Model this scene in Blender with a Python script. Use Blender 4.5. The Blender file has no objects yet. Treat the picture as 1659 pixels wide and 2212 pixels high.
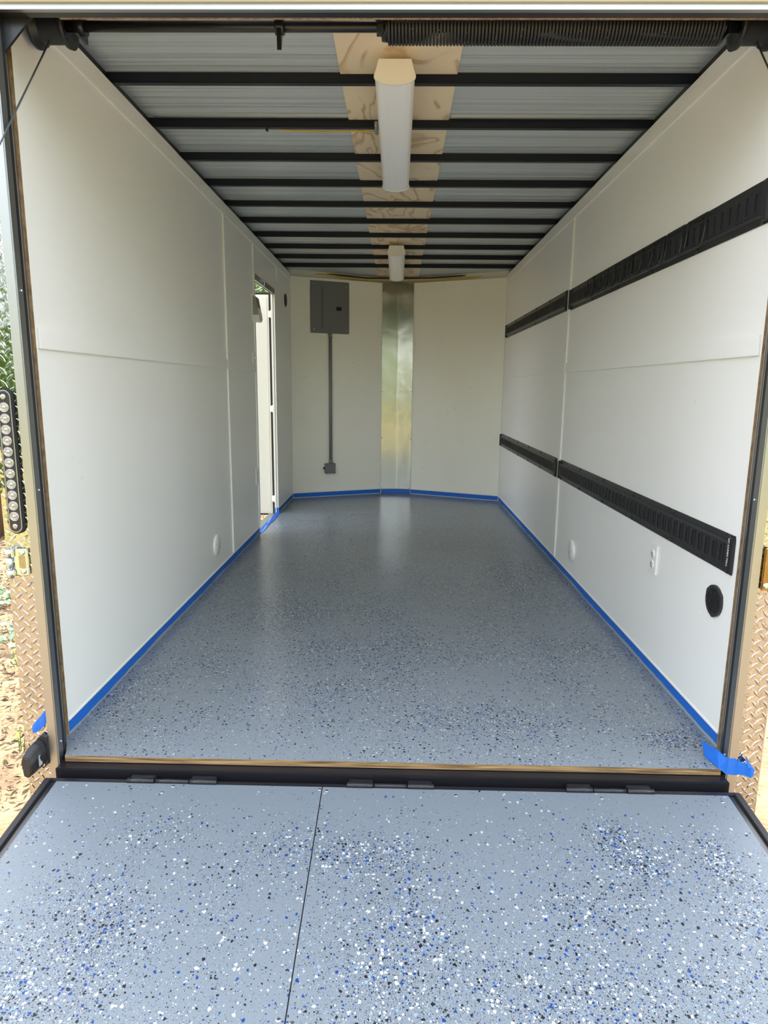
import bpy, bmesh, math, random
from mathutils import Vector, Matrix
random.seed(7)
S = bpy.context.scene
COL = S.collection

# ------------------------------------------------------------------ camera
def make_camera():
    yaw, pitch, roll = [math.radians(a) for a in (1.051, -10.712, 0.6167)]
    f = Vector((-math.sin(yaw)*math.cos(pitch), math.cos(yaw)*math.cos(pitch), math.sin(pitch)))
    r = Vector((math.cos(yaw), math.sin(yaw), 0)); u = r.cross(f)
    r2 = r*math.cos(roll) + u*math.sin(roll); u2 = r2.cross(f)
    cam = bpy.data.cameras.new('camera'); o = bpy.data.objects.new('camera', cam); COL.objects.link(o)
    M = Matrix(((r2.x, u2.x, -f.x, .0079), (r2.y, u2.y, -f.y, -1.8986), (r2.z, u2.z, -f.z, 1.0904), (0, 0, 0, 1)))
    o.matrix_world = M
    cam.sensor_fit = 'HORIZONTAL'; cam.sensor_width = 36; cam.lens = 36*1423.2/1659
    cam.clip_start = .02; cam.clip_end = 300
    S.camera = o
make_camera()

# ------------------------------------------------------------------ light
S.view_settings.view_transform = 'Standard'; S.view_settings.look = 'None'
S.view_settings.exposure = 1.95; S.view_settings.gamma = 1.0
S.cycles.max_bounces = 16; S.cycles.diffuse_bounces = 12; S.cycles.glossy_bounces = 8
SUN_DIR = Vector((-.04, .62, 1.0)).normalized()
w = bpy.data.worlds.new('sky'); S.world = w; w.use_nodes = True
wn = w.node_tree.nodes; wl = w.node_tree.links
sky = wn.new('ShaderNodeTexSky'); sky.sky_type = 'NISHITA'; sky.sun_disc = False
sky.sun_elevation = math.asin(SUN_DIR.z); sky.sun_rotation = math.atan2(SUN_DIR.x, SUN_DIR.y)
sky.air_density = 1.0; sky.dust_density = 2.5; sky.ozone_density = 1.0
hz = wn.new('ShaderNodeHueSaturation'); hz.inputs['Saturation'].default_value = .36; wl.new(sky.outputs[0], hz.inputs['Color'])   # hazy summer sky
bg = wn['Background']; wl.new(hz.outputs[0], bg.inputs[0]); bg.inputs[1].default_value = 0.32
sun = bpy.data.lights.new('sun', 'SUN'); so = bpy.data.objects.new('sun', sun); COL.objects.link(so)
sun.energy = 4.0; sun.angle = math.radians(.6); sun.color = (1, .93, .8)
so.rotation_euler = (-SUN_DIR).to_track_quat('-Z', 'Y').to_euler()

# ------------------------------------------------------------------ materials
def mat(name, color=(.5, .5, .5), rough=.5, metal=0, coat=0, spec=None, noise=None, bump=None):
    m = bpy.data.materials.new(name); m.use_nodes = True
    nt = m.node_tree; b = nt.nodes['Principled BSDF']
    b.inputs['Base Color'].default_value = (*color, 1); b.inputs['Roughness'].default_value = rough
    b.inputs['Metallic'].default_value = metal
    if coat: b.inputs['Coat Weight'].default_value = coat; b.inputs['Coat Roughness'].default_value = .1
    if spec is not None: b.inputs['Specular IOR Level'].default_value = spec
    tc = nt.nodes.new('ShaderNodeTexCoord'); m['tc'] = 1
    def mapped(sc):
        mp = nt.nodes.new('ShaderNodeMapping'); nt.links.new(tc.outputs['Object'], mp.inputs[0])
        mp.inputs['Scale'].default_value = sc; return mp.outputs[0]
    if noise:   # (scale vec, amount, color2)
        sc, amt, c2 = noise
        n = nt.nodes.new('ShaderNodeTexNoise'); n.inputs['Scale'].default_value = 1; n.inputs['Detail'].default_value = 5
        nt.links.new(mapped(sc), n.inputs['Vector'])
        rp = nt.nodes.new('ShaderNodeMapRange'); rp.inputs[1].default_value = .35; rp.inputs[2].default_value = .65
        rp.inputs[4].default_value = amt; nt.links.new(n.outputs[0], rp.inputs[0])
        mx = nt.nodes.new('ShaderNodeMix'); mx.data_type = 'RGBA'
        mx.inputs[6].default_value = (*color, 1); mx.inputs[7].default_value = (*c2, 1)
        nt.links.new(rp.outputs[0], mx.inputs[0]); nt.links.new(mx.outputs[2], b.inputs['Base Color'])
    if bump:    # (scale vec, strength, distance)
        sc, st, di = bump
        n = nt.nodes.new('ShaderNodeTexNoise'); n.inputs['Scale'].default_value = 1; n.inputs['Detail'].default_value = 3
        nt.links.new(mapped(sc), n.inputs['Vector'])
        bp = nt.nodes.new('ShaderNodeBump'); bp.inputs['Strength'].default_value = st; bp.inputs['Distance'].default_value = di
        nt.links.new(n.outputs[0], bp.inputs['Height']); nt.links.new(bp.outputs[0], b.inputs['Normal'])
    return m

M = {}
M['wall'] = mat('white_wall_paint', (.885, .88, .855), .34, noise=((2.5, 1.5, 1.5), .5, (.86, .855, .825)), bump=((9, 9, 9), .12, .004))
M['front_wall'] = mat('cream_wall_paint', (.915, .89, .78), .4, noise=((3, 3, 2), .5, (.875, .85, .74)), bump=((12, 12, 12), .1, .003))
M['trim'] = mat('white_trim_paint', (.90, .895, .86), .32)
M['caulk'] = mat('cream_caulk', (.86, .84, .76), .3)
M['black_steel'] = mat('black_painted_steel', (.012, .012, .015), .3, bump=((40, 40, 40), .15, .002))
M['black_bow'] = mat('black_bow_paint', (.006, .008, .016), .4, spec=.3)
M['black_plastic'] = mat('black_plastic', (.02, .02, .022), .38)
M['track'] = mat('black_powder_coat', (.018, .019, .021), .34)
M['track_dark'] = mat('slot_dark', (.004, .004, .004), .7)
M['rubber'] = mat('black_rubber', (.015, .015, .016), .8)
M['alu'] = mat('aluminium', (.46, .46, .46), .38, 1, noise=((3, 3, .6), .5, (.40, .40, .40)))
M['alu_side'] = mat('aluminium_grey', (.36, .37, .37), .4, 1)
M['diamond'] = mat('polished_aluminium', (.48, .475, .46), .07, 1, bump=((16, 16, 12), .4, .012))
M['chrome'] = mat('zinc_plate', (.72, .76, .78), .2, 1, noise=((60, 60, 60), .4, (.5, .55, .55)))
M['brass_zinc'] = mat('yellow_zinc', (.40, .25, .09), .35, 1, noise=((60, 60, 60), .5, (.28, .17, .06)))
M['zinc_stain'] = mat('stained_zinc', (.45, .40, .26), .35, 1, noise=((90, 90, 90), .6, (.36, .30, .18)))
M['brushed'] = mat('brushed_aluminium', (.42, .405, .37), .2, 1, bump=((2.5, 2.5, 2.5), .3, .02))
M['panel_grey'] = mat('grey_enamel', (.175, .175, .175), .45)
M['pipe_grey'] = mat('grey_pvc', (.21, .21, .205), .45)
M['white_plastic'] = mat('white_plastic', (.85, .84, .80), .3)
M['endcap'] = mat('white_plastic_cap', (.86, .82, .78), .4)
M['lens_pl'] = mat('prismatic_diffuser', (.88, .90, .97), .35, noise=((60, .2, .2), .35, (.93, .95, .99)))
M['lens_grey'] = mat('smoked_lens', (.30, .28, .24), .25)
M['tape'] = mat('blue_masking_tape', (.008, .14, .60), .55, noise=((20, 20, 60), .35, (.006, .10, .45)))
M['paint_grey'] = mat('grey_floor_paint', (.30, .345, .39), .3)
M['leaf'] = mat('leaf_green', (.07, .16, .03), .5, noise=((2, 2, 2), .8, (.17, .28, .04)))
M['leaf_y'] = mat('leaf_yellow_green', (.35, .5, .04), .45)
M['ivy'] = mat('ivy_leaf', (.06, .13, .05), .35, noise=((9, 9, 9), .6, (.2, .3, .16)))
M['bark'] = mat('bark', (.16, .10, .06), .9, noise=((30, 30, 4), 1, (.07, .045, .03)), bump=((40, 40, 6), .8, .02))
M['yellow_wire'] = mat('yellow_wire', (.65, .42, .04), .4)
M['cable'] = mat('steel_cable', (.35, .37, .38), .35, .8)
M['label'] = mat('grey_sticker', (.42, .42, .42), .5)
M['white_text'] = mat('white_print', (.85, .85, .85), .5)
M['glass_lens'] = mat('clear_lens', (.42, .41, .40), .12, .7)
M['chip'] = mat('wood_chip', (.12, .068, .032), .85, noise=((14, 14, 14), 1, (.035, .018, .010)))
M['chip_l'] = mat('pale_dry_leaf', (.20, .13, .075), .8)
M['dark_leaf'] = mat('dark_leaf_litter', (.06, .032, .02), .9)
M['spring'] = mat('spring_steel', (.03, .032, .036), .4, .3)
M['bright_white'] = mat('door_white', (.66, .655, .58), .35)

def plywood(name, along='x', scale=1.0, c1=(.62, .42, .24), c2=(.36, .19, .08)):
    m = bpy.data.materials.new(name); m.use_nodes = True; nt = m.node_tree; b = nt.nodes['Principled BSDF']
    b.inputs['Roughness'].default_value = .65
    tc = nt.nodes.new('ShaderNodeTexCoord'); mp = nt.nodes.new('ShaderNodeMapping')
    nt.links.new(tc.outputs['Object'], mp.inputs[0])
    mp.inputs['Scale'].default_value = (3.2*scale, 1.6*scale, 3*scale)
    n = nt.nodes.new('ShaderNodeTexNoise'); n.inputs['Scale'].default_value = 1.6; n.inputs['Detail'].default_value = 2.5
    n.inputs['Roughness'].default_value = .45; n.inputs['Distortion'].default_value = .9
    nt.links.new(mp.outputs[0], n.inputs['Vector'])
    mu = nt.nodes.new('ShaderNodeMath'); mu.operation = 'MULTIPLY'; mu.inputs[1].default_value = 5.0
    nt.links.new(n.outputs[0], mu.inputs[0])
    fr = nt.nodes.new('ShaderNodeMath'); fr.operation = 'FRACT'; nt.links.new(mu.outputs[0], fr.inputs[0])
    cr = nt.nodes.new('ShaderNodeValToRGB'); e = cr.color_ramp.elements
    e[0].position = 0; e[0].color = (*c1, 1); e[1].position = .5; e[1].color = (*[a*.92+b_*.08 for a, b_ in zip(c1, c2)], 1)
    for p, t in ((.66, .55), (.74, .75), (.80, .3), (.86, .04), (1, 0)):
        k = e.new(p); k.color = (*[a*(1-t)+b_*t for a, b_ in zip(c1, c2)], 1)
    nt.links.new(fr.outputs[0], cr.inputs[0]); nt.links.new(cr.outputs[0], b.inputs['Base Color'])
    return m
M['plywood'] = plywood('plywood_face', c1=(.82, .69, .50), c2=(.44, .27, .12))
M['ply_edge'] = mat('plywood_edge', (.42, .29, .16), .8, noise=((90, 90, 40), .9, (.20, .12, .06)))
M['ply_front'] = mat('plywood_front_edge', (.42, .27, .12), .75, noise=((6, 30, 160), 1, (.12, .065, .03)))

def roof_metal():
    m = mat('galvanised_sheet', (.58, .63, .66), .45, .35)
    nt = m.node_tree; b = nt.nodes['Principled BSDF']
    tc = nt.nodes.new('ShaderNodeTexCoord'); mp = nt.nodes.new('ShaderNodeMapping')
    nt.links.new(tc.outputs['Object'], mp.inputs[0]); mp.inputs['Scale'].default_value = (.35, 22, 1)
    n = nt.nodes.new('ShaderNodeTexNoise'); n.inputs['Scale'].default_value = 1; n.inputs['Detail'].default_value = 2
    nt.links.new(mp.outputs[0], n.inputs['Vector'])
    bp = nt.nodes.new('ShaderNodeBump'); bp.inputs['Strength'].default_value = .8; bp.inputs['Distance'].default_value = .02
    nt.links.new(n.outputs[0], bp.inputs['Height']); nt.links.new(bp.outputs[0], b.inputs['Normal'])
    return m
M['roof'] = roof_metal()

def flake_floor(name, base, blobs, dens0, dens_y, rough, off=(0, 0, 0), kk=1.0):
    """painted deck with scattered colour flakes; blobs = heaps of flakes thrown by hand"""
    m = bpy.data.materials.new(name); m.use_nodes = True; nt = m.node_tree; N = nt.nodes; L = nt.links
    b = N['Principled BSDF']; b.inputs['Roughness'].default_value = rough; b.inputs['Specular IOR Level'].default_value = .16
    tc = N.new('ShaderNodeTexCoord'); fl = N.new('ShaderNodeVectorMath'); fl.operation = 'MULTIPLY'
    fl.inputs[1].default_value = (1, 1, 0); sh = N.new('ShaderNodeVectorMath'); sh.inputs[1].default_value = off; L.new(tc.outputs['Object'], sh.inputs[0]); L.new(sh.outputs[0], fl.inputs[0]); P = fl.outputs[0]
    def math_(op, a, c=None, clamp=False):
        k = N.new('ShaderNodeMath'); k.operation = op; k.use_clamp = clamp
        for i, v in enumerate((a, c)):
            if v is None: continue
            if isinstance(v, (int, float)): k.inputs[i].default_value = v
            else: L.new(v, k.inputs[i])
        return k.outputs[0]
    nz = N.new('ShaderNodeTexNoise'); nz.inputs['Scale'].default_value = 3.3; nz.inputs['Detail'].default_value = 4
    L.new(P, nz.inputs['Vector'])
    d = math_('MULTIPLY', math_('SUBTRACT', nz.outputs[0], .5), 1.5)
    sep = N.new('ShaderNodeSeparateXYZ'); L.new(P, sep.inputs[0])
    mr = N.new('ShaderNodeMapRange'); mr.inputs[1].default_value, mr.inputs[2].default_value = dens_y[0], dens_y[1]
    mr.inputs[3].default_value, mr.inputs[4].default_value = dens_y[2], dens_y[3]; L.new(sep.outputs[1], mr.inputs[0])
    d = math_('MULTIPLY', math_('MAXIMUM', math_('ADD', d, dens0), .12), mr.outputs[0])
    for (x, y, sx, sy, a) in blobs:
        v = N.new('ShaderNodeVectorMath'); v.operation = 'SUBTRACT'; L.new(P, v.inputs[0]); v.inputs[1].default_value = (x, y, 0)
        v2 = N.new('ShaderNodeVectorMath'); v2.operation = 'MULTIPLY'; L.new(v.outputs[0], v2.inputs[0]); v2.inputs[1].default_value = (1/sx, 1/sy, 0)
        v3 = N.new('ShaderNodeVectorMath'); v3.operation = 'DOT_PRODUCT'; L.new(v2.outputs[0], v3.inputs[0]); L.new(v2.outputs[0], v3.inputs[1])
        e = math_('POWER', 2.718, math_('MULTIPLY', v3.outputs['Value'], -1.0))
        d = math_('ADD', d, math_('MULTIPLY', e, a))
    # soft variation of the paint itself
    n2 = N.new('ShaderNodeTexNoise'); n2.inputs['Scale'].default_value = 1.2; n2.inputs['Detail'].default_value = 2; L.new(P, n2.inputs['Vector'])
    mx0 = N.new('ShaderNodeMix'); mx0.data_type = 'RGBA'; L.new(n2.outputs[0], mx0.inputs[0])
    mx0.inputs[6].default_value = (*[c*.97 for c in base], 1); mx0.inputs[7].default_value = (*[c*1.04 for c in base], 1)
    col = mx0.outputs[2]
    dn = N.new('ShaderNodeTexNoise'); dn.inputs['Scale'].default_value = 230; dn.inputs['Detail'].default_value = 1; L.new(P, dn.inputs['Vector'])
    for (scale, rmin, rmax, k, off, dark) in ((430, .1, .36, .55, 3.1, .8), (260, .12, .36, .5, 7.7, .55), (150, .12, .38, .5, 0, .36), (98, .18, .40, .42, 13.3, .3)):
        sc = N.new('ShaderNodeVectorMath'); sc.operation = 'SCALE'; L.new(P, sc.inputs[0]); sc.inputs['Scale'].default_value = scale
        ds = N.new('ShaderNodeVectorMath'); ds.operation = 'SCALE'; L.new(dn.outputs[1], ds.inputs[0]); ds.inputs['Scale'].default_value = .7
        ad = N.new('ShaderNodeVectorMath'); ad.operation = 'ADD'; L.new(sc.outputs[0], ad.inputs[0]); L.new(ds.outputs[0], ad.inputs[1])
        a2 = N.new('ShaderNodeVectorMath'); a2.operation = 'ADD'; L.new(ad.outputs[0], a2.inputs[0]); a2.inputs[1].default_value = (off, off*2, 0)
        vo = N.new('ShaderNodeTexVoronoi'); vo.voronoi_dimensions = '2D'; vo.inputs['Scale'].default_value = 1; L.new(a2.outputs[0], vo.inputs['Vector'])
        s = N.new('ShaderNodeSeparateColor'); L.new(vo.outputs['Color'], s.inputs[0])
        rad = N.new('ShaderNodeMapRange'); rad.inputs[3].default_value = rmin; rad.inputs[4].default_value = rmax; L.new(s.outputs[0], rad.inputs[0])
        inside = math_('LESS_THAN', vo.outputs['Distance'], rad.outputs[0])
        pres = math_('LESS_THAN', s.outputs[1], math_('MULTIPLY', d, k*kk))
        mask = math_('MULTIPLY', inside, pres)
        cr = N.new('ShaderNodeValToRGB'); cr.color_ramp.interpolation = 'CONSTANT'; e = cr.color_ramp.elements
        rest = 1-dark
        e[0].position = 0; e[0].color = (.008, .010, .014, 1)
        e[1].position = dark; e[1].color = (.42, .435, .435, 1)
        k2 = e.new(dark+rest*.47); k2.color = (.007, .038, .17, 1)
        k3 = e.new(dark+rest*.86); k3.color = (.19, .28, .42, 1)
        L.new(s.outputs[2], cr.inputs[0])
        mx = N.new('ShaderNodeMix'); mx.data_type = 'RGBA'; L.new(mask, mx.inputs[0]); L.new(col, mx.inputs[6]); L.new(cr.outputs[0], mx.inputs[7])
        col = mx.outputs[2]
    L.new(col, b.inputs['Base Color'])
    n3 = N.new('ShaderNodeTexNoise'); n3.inputs['Scale'].default_value = 7; L.new(P, n3.inputs['Vector'])
    bp = N.new('ShaderNodeBump'); bp.inputs['Strength'].default_value = .12; bp.inputs['Distance'].default_value = .01
    L.new(n3.outputs[0], bp.inputs['Height']); L.new(bp.outputs[0], b.inputs['Normal'])
    return m
M['floor'] = flake_floor('flaked_floor_paint', (.21, .238, .258),
    [(-.95, .24, .12, .16, .7), (.90, .05, .09, .05, 1.6), (.164, .125, .25, .10, .5), (.8, .787, .2, .12, .7), (0, .70, .35, .15, .5),
     (-.53, 1.27, .3, .2, .5), (.83, 1.93, .3, .3, .8), (-.25, .38, .25, .12, .4), (.5, .15, .25, .1, .4)], .30, (-.12, 1.2, .6, 1.3), .22)
M['ramp'] = flake_floor('flaked_ramp_paint_darkened', (.155, .180, .200),  # same paint as the floor, base colour darkened to offset the stronger light here
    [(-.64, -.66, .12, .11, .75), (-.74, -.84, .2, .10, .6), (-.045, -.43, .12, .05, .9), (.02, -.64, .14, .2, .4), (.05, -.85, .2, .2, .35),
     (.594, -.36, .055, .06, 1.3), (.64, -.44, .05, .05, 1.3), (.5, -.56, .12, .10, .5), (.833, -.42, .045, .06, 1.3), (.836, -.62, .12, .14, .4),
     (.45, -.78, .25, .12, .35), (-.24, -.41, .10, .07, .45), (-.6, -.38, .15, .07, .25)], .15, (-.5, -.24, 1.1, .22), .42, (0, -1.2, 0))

def ground_mat():
    m = mat('sandy_ground', (.22, .155, .085), .95, noise=((5, 5, 5), 1, (.12, .078, .042)), bump=((60, 60, 60), .6, .02))
    nt = m.node_tree; N = nt.nodes; L = nt.links; b = N['Principled BSDF']; src = b.inputs['Base Color'].links[0].from_socket
    tc = N.new('ShaderNodeTexCoord'); sp = N.new('ShaderNodeSeparateXYZ'); L.new(tc.outputs['Object'], sp.inputs[0])
    nz = N.new('ShaderNodeTexNoise'); nz.inputs['Scale'].default_value = .7; nz.inputs['Detail'].default_value = 6; L.new(tc.outputs['Object'], nz.inputs['Vector'])
    mr = N.new('ShaderNodeMapRange'); mr.inputs[1].default_value = -4.2; mr.inputs[2].default_value = -3.0; mr.inputs[3].default_value = 1; mr.inputs[4].default_value = 0
    ad = N.new('ShaderNodeMath'); ad.operation = 'MULTIPLY_ADD'; L.new(nz.outputs[0], ad.inputs[0]); ad.inputs[1].default_value = 2.4; L.new(sp.outputs[1], ad.inputs[2])
    su = N.new('ShaderNodeMath'); su.operation = 'SUBTRACT'; L.new(ad.outputs[0], su.inputs[0]); su.inputs[1].default_value = 1.2; L.new(su.outputs[0], mr.inputs[0])
    n2 = N.new('ShaderNodeTexNoise'); n2.inputs['Scale'].default_value = 2.5; n2.inputs['Detail'].default_value = 5; L.new(tc.outputs['Object'], n2.inputs['Vector'])
    cr = N.new('ShaderNodeValToRGB'); e = cr.color_ramp.elements; e[0].position = .4; e[0].color = (.07, .09, .02, 1); e[1].position = .6; e[1].color = (.34, .25, .09, 1); L.new(n2.outputs[0], cr.inputs[0])
    mx = N.new('ShaderNodeMix'); mx.data_type = 'RGBA'; L.new(mr.outputs[0], mx.inputs[0]); L.new(src, mx.inputs[6]); L.new(cr.outputs[0], mx.inputs[7]); L.new(mx.outputs[2], b.inputs['Base Color'])
    return m
def ground_mat_old():
    m = mat('sandy_ground', (.40, .29, .18), .95, noise=((5, 5, 5), 1, (.27, .17, .10)), bump=((60, 60, 60), .6, .02)); return m
M['ground'] = ground_mat()

# ------------------------------------------------------------------ mesh helpers
class MB:
    def __init__(s): s.bm = bmesh.new(); s.sm = False
    def box(s, x0, x1, y0, y1, z0, z1, bevel=0):
        vs = [s.bm.verts.new((x, y, z)) for x in (x0, x1) for y in (y0, y1) for z in (z0, z1)]
        fs = [s.bm.faces.new([vs[i] for i in q]) for q in ((0, 1, 3, 2), (4, 6, 7, 5), (0, 4, 5, 1), (2, 3, 7, 6), (0, 2, 6, 4), (1, 5, 7, 3))]
        if bevel:
            ed = list({e for f in fs for e in f.edges})
            bmesh.ops.bevel(s.bm, geom=ed, offset=bevel, segments=2, affect='EDGES', clamp_overlap=True)
        return s
    def prism(s, pts, axis, a, b):
        """2D pts in the two other axes (in xyz order), extruded along axis a..b"""
        def mk(p, t):
            v = list(p); v.insert(axis, t); return s.bm.verts.new(v)
        A = [mk(p, a) for p in pts]; B = [mk(p, b) for p in pts]; n = len(pts)
        s.bm.faces.new(A[::-1]); s.bm.faces.new(B)
        for i in range(n): s.bm.faces.new((A[i], A[(i+1) % n], B[(i+1) % n], B[i]))
        return s
    def hull(s, corners8):
        vs = [s.bm.verts.new(c) for c in corners8]
        for q in ((0, 1, 2, 3), (7, 6, 5, 4), (0, 4, 5, 1), (1, 5, 6, 2), (2, 6, 7, 3), (3, 7, 4, 0)): s.bm.faces.new([vs[i] for i in q])
        return s
    def cyl(s, p0, p1, r0, r1=None, n=24, cap=True):
        r1 = r0 if r1 is None else r1
        p0, p1 = Vector(p0), Vector(p1); d = (p1-p0).normalized()
        a = d.orthogonal().normalized(); b = d.cross(a)
        A = [s.bm.verts.new(p0+(a*math.cos(t)+b*math.sin(t))*r0) for t in [2*math.pi*i/n for i in range(n)]]
        B = [s.bm.verts.new(p1+(a*math.cos(t)+b*math.sin(t))*r1) for t in [2*math.pi*i/n for i in range(n)]]
        for i in range(n): s.bm.faces.new((A[i], A[(i+1) % n], B[(i+1) % n], B[i])).smooth = True
        if cap: s.bm.faces.new(A[::-1]); s.bm.faces.new(B)
        return s
    def tube(s, path, r, n=8, cap=True):
        path = [Vector(p) for p in path]; rings = []; ref = None
        for i, p in enumerate(path):
            d = (path[min(i+1, len(path)-1)]-path[max(i-1, 0)]).normalized()
            if ref is None: ref = d.orthogonal().normalized()
            a = (ref-d*ref.dot(d)).normalized(); ref = a; b = d.cross(a)
            rings.append([s.bm.verts.new(p+(a*math.cos(t)+b*math.sin(t))*r) for t in [2*math.pi*k/n for k in range(n)]])
        for A, B in zip(rings, rings[1:]):
            for i in range(n): s.bm.faces.new((A[i], A[(i+1) % n], B[(i+1) % n], B[i])).smooth = True
        if cap: s.bm.faces.new(rings[0][::-1]); s.bm.faces.new(rings[-1])
        return s
    def lathe(s, p, axis, prof, n=24):
        """prof = [(dist along axis, radius)]"""
        p = Vector(p); d = Vector(axis).normalized(); a = d.orthogonal().normalized(); b = d.cross(a); rings = []
        for h, r in prof:
            rings.append([s.bm.verts.new(p+d*h+(a*math.cos(t)+b*math.sin(t))*max(r, 1e-4)) for t in [2*math.pi*k/n for k in range(n)]])
        for A, B in zip(rings, rings[1:]):
            for i in range(n): s.bm.faces.new((A[i], A[(i+1) % n], B[(i+1) % n], B[i])).smooth = True
        s.bm.faces.new(rings[0][::-1]); s.bm.faces.new(rings[-1]); return s
    def quad(s, *p): s.bm.faces.new([s.bm.verts.new(q) for q in p]); return s
    def build(s, name, material, parent=None, local=False):
        bmesh.ops.recalc_face_normals(s.bm, faces=s.bm.faces)
        me = bpy.data.meshes.new(name)
        if parent is not None and not local: s.bm.transform(WM[parent.name].inverted())
        s.bm.to_mesh(me); s.bm.free()
        for m_ in (material if isinstance(material, list) else [material]): me.materials.append(m_)
        o = bpy.data.objects.new(name, me); COL.objects.link(o)
        if parent is not None: o.parent = parent; WM[o.name] = WM[parent.name]
        else: WM[o.name] = Matrix.Identity(4)
        return o
WM = {}
def tag(o, label=None, cat=None, group=None, kind=None):
    for k, v in (('label', label), ('category', cat), ('group', group), ('kind', kind)):
        if v: o[k] = v
    return o
def thing(name, label, cat, loc=(0, 0, 0), rotz=0, group=None, kind=None):
    o = bpy.data.objects.new(name, None); COL.objects.link(o); o.empty_display_size = .05
    o.location = loc; o.rotation_euler = (0, 0, rotz)
    WM[o.name] = Matrix.Translation(loc) @ Matrix.Rotation(rotz, 4, 'Z')
    return tag(o, label, cat, group, kind)
def struct(name, mb, m, parent=None):
    o = mb.build(name, m, parent)
    if parent is None: o['kind'] = 'structure'
    return o

A_ = 1.015       # inner half width
LEN = 4.54       # length of the side walls
H = 2.128        # ceiling (underside of bows)
NX, NY, TIP = .155, 4.92, 4.965   # nose strip edge and tip
ZR = 2.166       # roof sheet underside
GZ = -.36        # ground

# ------------------------------------------------------------------ floor
mb = MB()
pts = [(-.970, -.119), (.972, -.119), (.980, -.095), (A_+.009, -.004), (A_+.01, LEN), (NX, NY+.02), (0, TIP+.02), (-NX, NY+.02), (-A_-.01, LEN), (-A_-.009, -.004), (-.978, -.095)]
mb.prism(pts, 2, -.017, 0)
fl = struct('floor', mb, M['floor'])
# wood edge of the deck
mb = MB(); mb.box(-.970, .972, -.1205, -.1188, -.019, -.0006)
e = mb.build('trim_1', M['ply_front']); e['kind'] = 'structure'
# ------------------------------------------------------------------ side walls
D0, D1, DZ0, DZ1 = 2.955, 3.735, .0, 1.872     # side door opening
T = .012
mb = MB()
for (a, b, c, d) in ((0, D0, 0, H), (D1, LEN, 0, H), (D0, D1, DZ1, H)): mb.box(-A_-T, -A_, a, b, c, d)
wl_ = struct('wall_left', mb, M['wall'])
mb = MB(); mb.box(-A_-.010, -A_-.0005, -.0015, -.0002, .0, H-.02); mb.build('panel_edge', M['ply_edge'], wl_)
mb = MB(); mb.box(A_, A_+T, 0, LEN, 0, H)
wr_ = struct('wall_right', mb, M['wall'])
mb = MB(); mb.box(A_+.0005, A_+.008, -.0015, -.0002, .0, H-.02); mb.build('panel_edge', M['ply_edge'], wr_)
# outer skins (white aluminium sides, seen from outside and in the door reveal)
mb = MB()
for (a, b, c, d) in ((-.1, D0-.01, -.12, 2.2), (D1+.01, LEN+.02, -.12, 2.2), (D0-.01, D1+.01, DZ1+.01, 2.2), (D0-.01, D1+.01, -.12, -.02)): mb.box(-1.050, -1.0415, a, b, c, d)
o = mb.build('outer_skin', M['bright_white'], wl_)
mb = MB(); mb.box(1.068, 1.078, -.1, LEN+.02, -.12, 2.2); mb.build('outer_skin', M['bright_white'], wr_)
# ------------------------------------------------------------------ front (V-nose) walls
def nose_wall(sx, name):
    mb = MB()
    a = (sx*A_, LEN); b = (sx*NX, NY)
    off = (sx*.004, .012)
    mb.prism([a, b, (b[0]+off[0], b[1]+off[1]), (a[0]+off[0], a[1]+off[1])], 2, 0, 2.10)
    return struct(name, mb, M['front_wall'])
nl = nose_wall(-1, 'wall_front_left'); nr = nose_wall(1, 'wall_front_right')
for sx, pr in ((-1, nl), (1, nr)):       # outer nose skin so no light leaks
    mb = MB(); mb.prism([(sx*1.078, LEN-.02), (sx*1.078, LEN+.02), (0, TIP+.14), (0, TIP+.10)], 2, -.12, 2.2)
    mb.build('outer_skin', M['bright_white'], pr)
# nose sheet
cs = thing('corner_sheet', 'tall folded brushed aluminium sheet covering the front corner between the two cream walls', 'metal sheet', (0, NY-.01, .0))
mb = MB()
nseg = 12
for sx in (-1, 1):
    P0 = [(sx*NX*t, NY+.004-.010*(t**1.15)) for t in [i/nseg for i in range(nseg+1)]]
    for (xa, ya), (xb, yb) in zip(P0, P0[1:]):
        f1 = mb.bm.faces.new([mb.bm.verts.new(p) for p in ((xa, ya, .03), (xb, yb, .03), (xb, yb, 2.095), (xa, ya, 2.095))]); f1.smooth = True
bmesh.ops.remove_doubles(mb.bm, verts=mb.bm.verts, dist=1e-5)
mb.hull([(-NX, NY+.004, .03), (0, TIP+.002, .03), (0, TIP+.004, .03), (-NX, NY+.006, .03), (-NX, NY+.004, 2.095), (0, TIP+.002, 2.095), (0, TIP+.004, 2.095), (-NX, NY+.006, 2.095)])
mb.hull([(NX, NY+.004, .03), (0, TIP+.002, .03), (0, TIP+.004, .03), (NX, NY+.006, .03), (NX, NY+.004, 2.095), (0, TIP+.002, 2.095), (0, TIP+.004, 2.095), (NX, NY+.006, 2.095)])
mb.build('sheet', M['brushed'], cs)
for sx, zs in ((-1, (2.03, 1.05, .58, .06)), (1, (2.02, 1.55, 1.05, .57, .06))):
    for z in zs: MB().lathe((sx*(NX-.008), NY-.008, z), (0, -1, 0), [(0, .005), (.002, .0045), (.003, .002)], 10).build('screw', M['panel_grey'], cs)

# ------------------------------------------------------------------ ceiling
mb = MB()
mb.prism([(-1.08, -.02), (1.08, -.02), (1.08, LEN), (0, TIP+.14), (-1.08, LEN)], 2, ZR, ZR+.03)
ce = struct('ceiling', mb, M['roof'])
mb = MB()
for y in (1.015, 2.235, 3.455):   # standing seams of the roof sheets, rivetted
    mb.box(-1.0, -.21, y-.006, y, ZR-.006, ZR-.0002); mb.box(.21, 1.0, y-.006, y, ZR-.006, ZR-.0002)
mb.build('roof_seam', M['alu'], ce)
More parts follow.
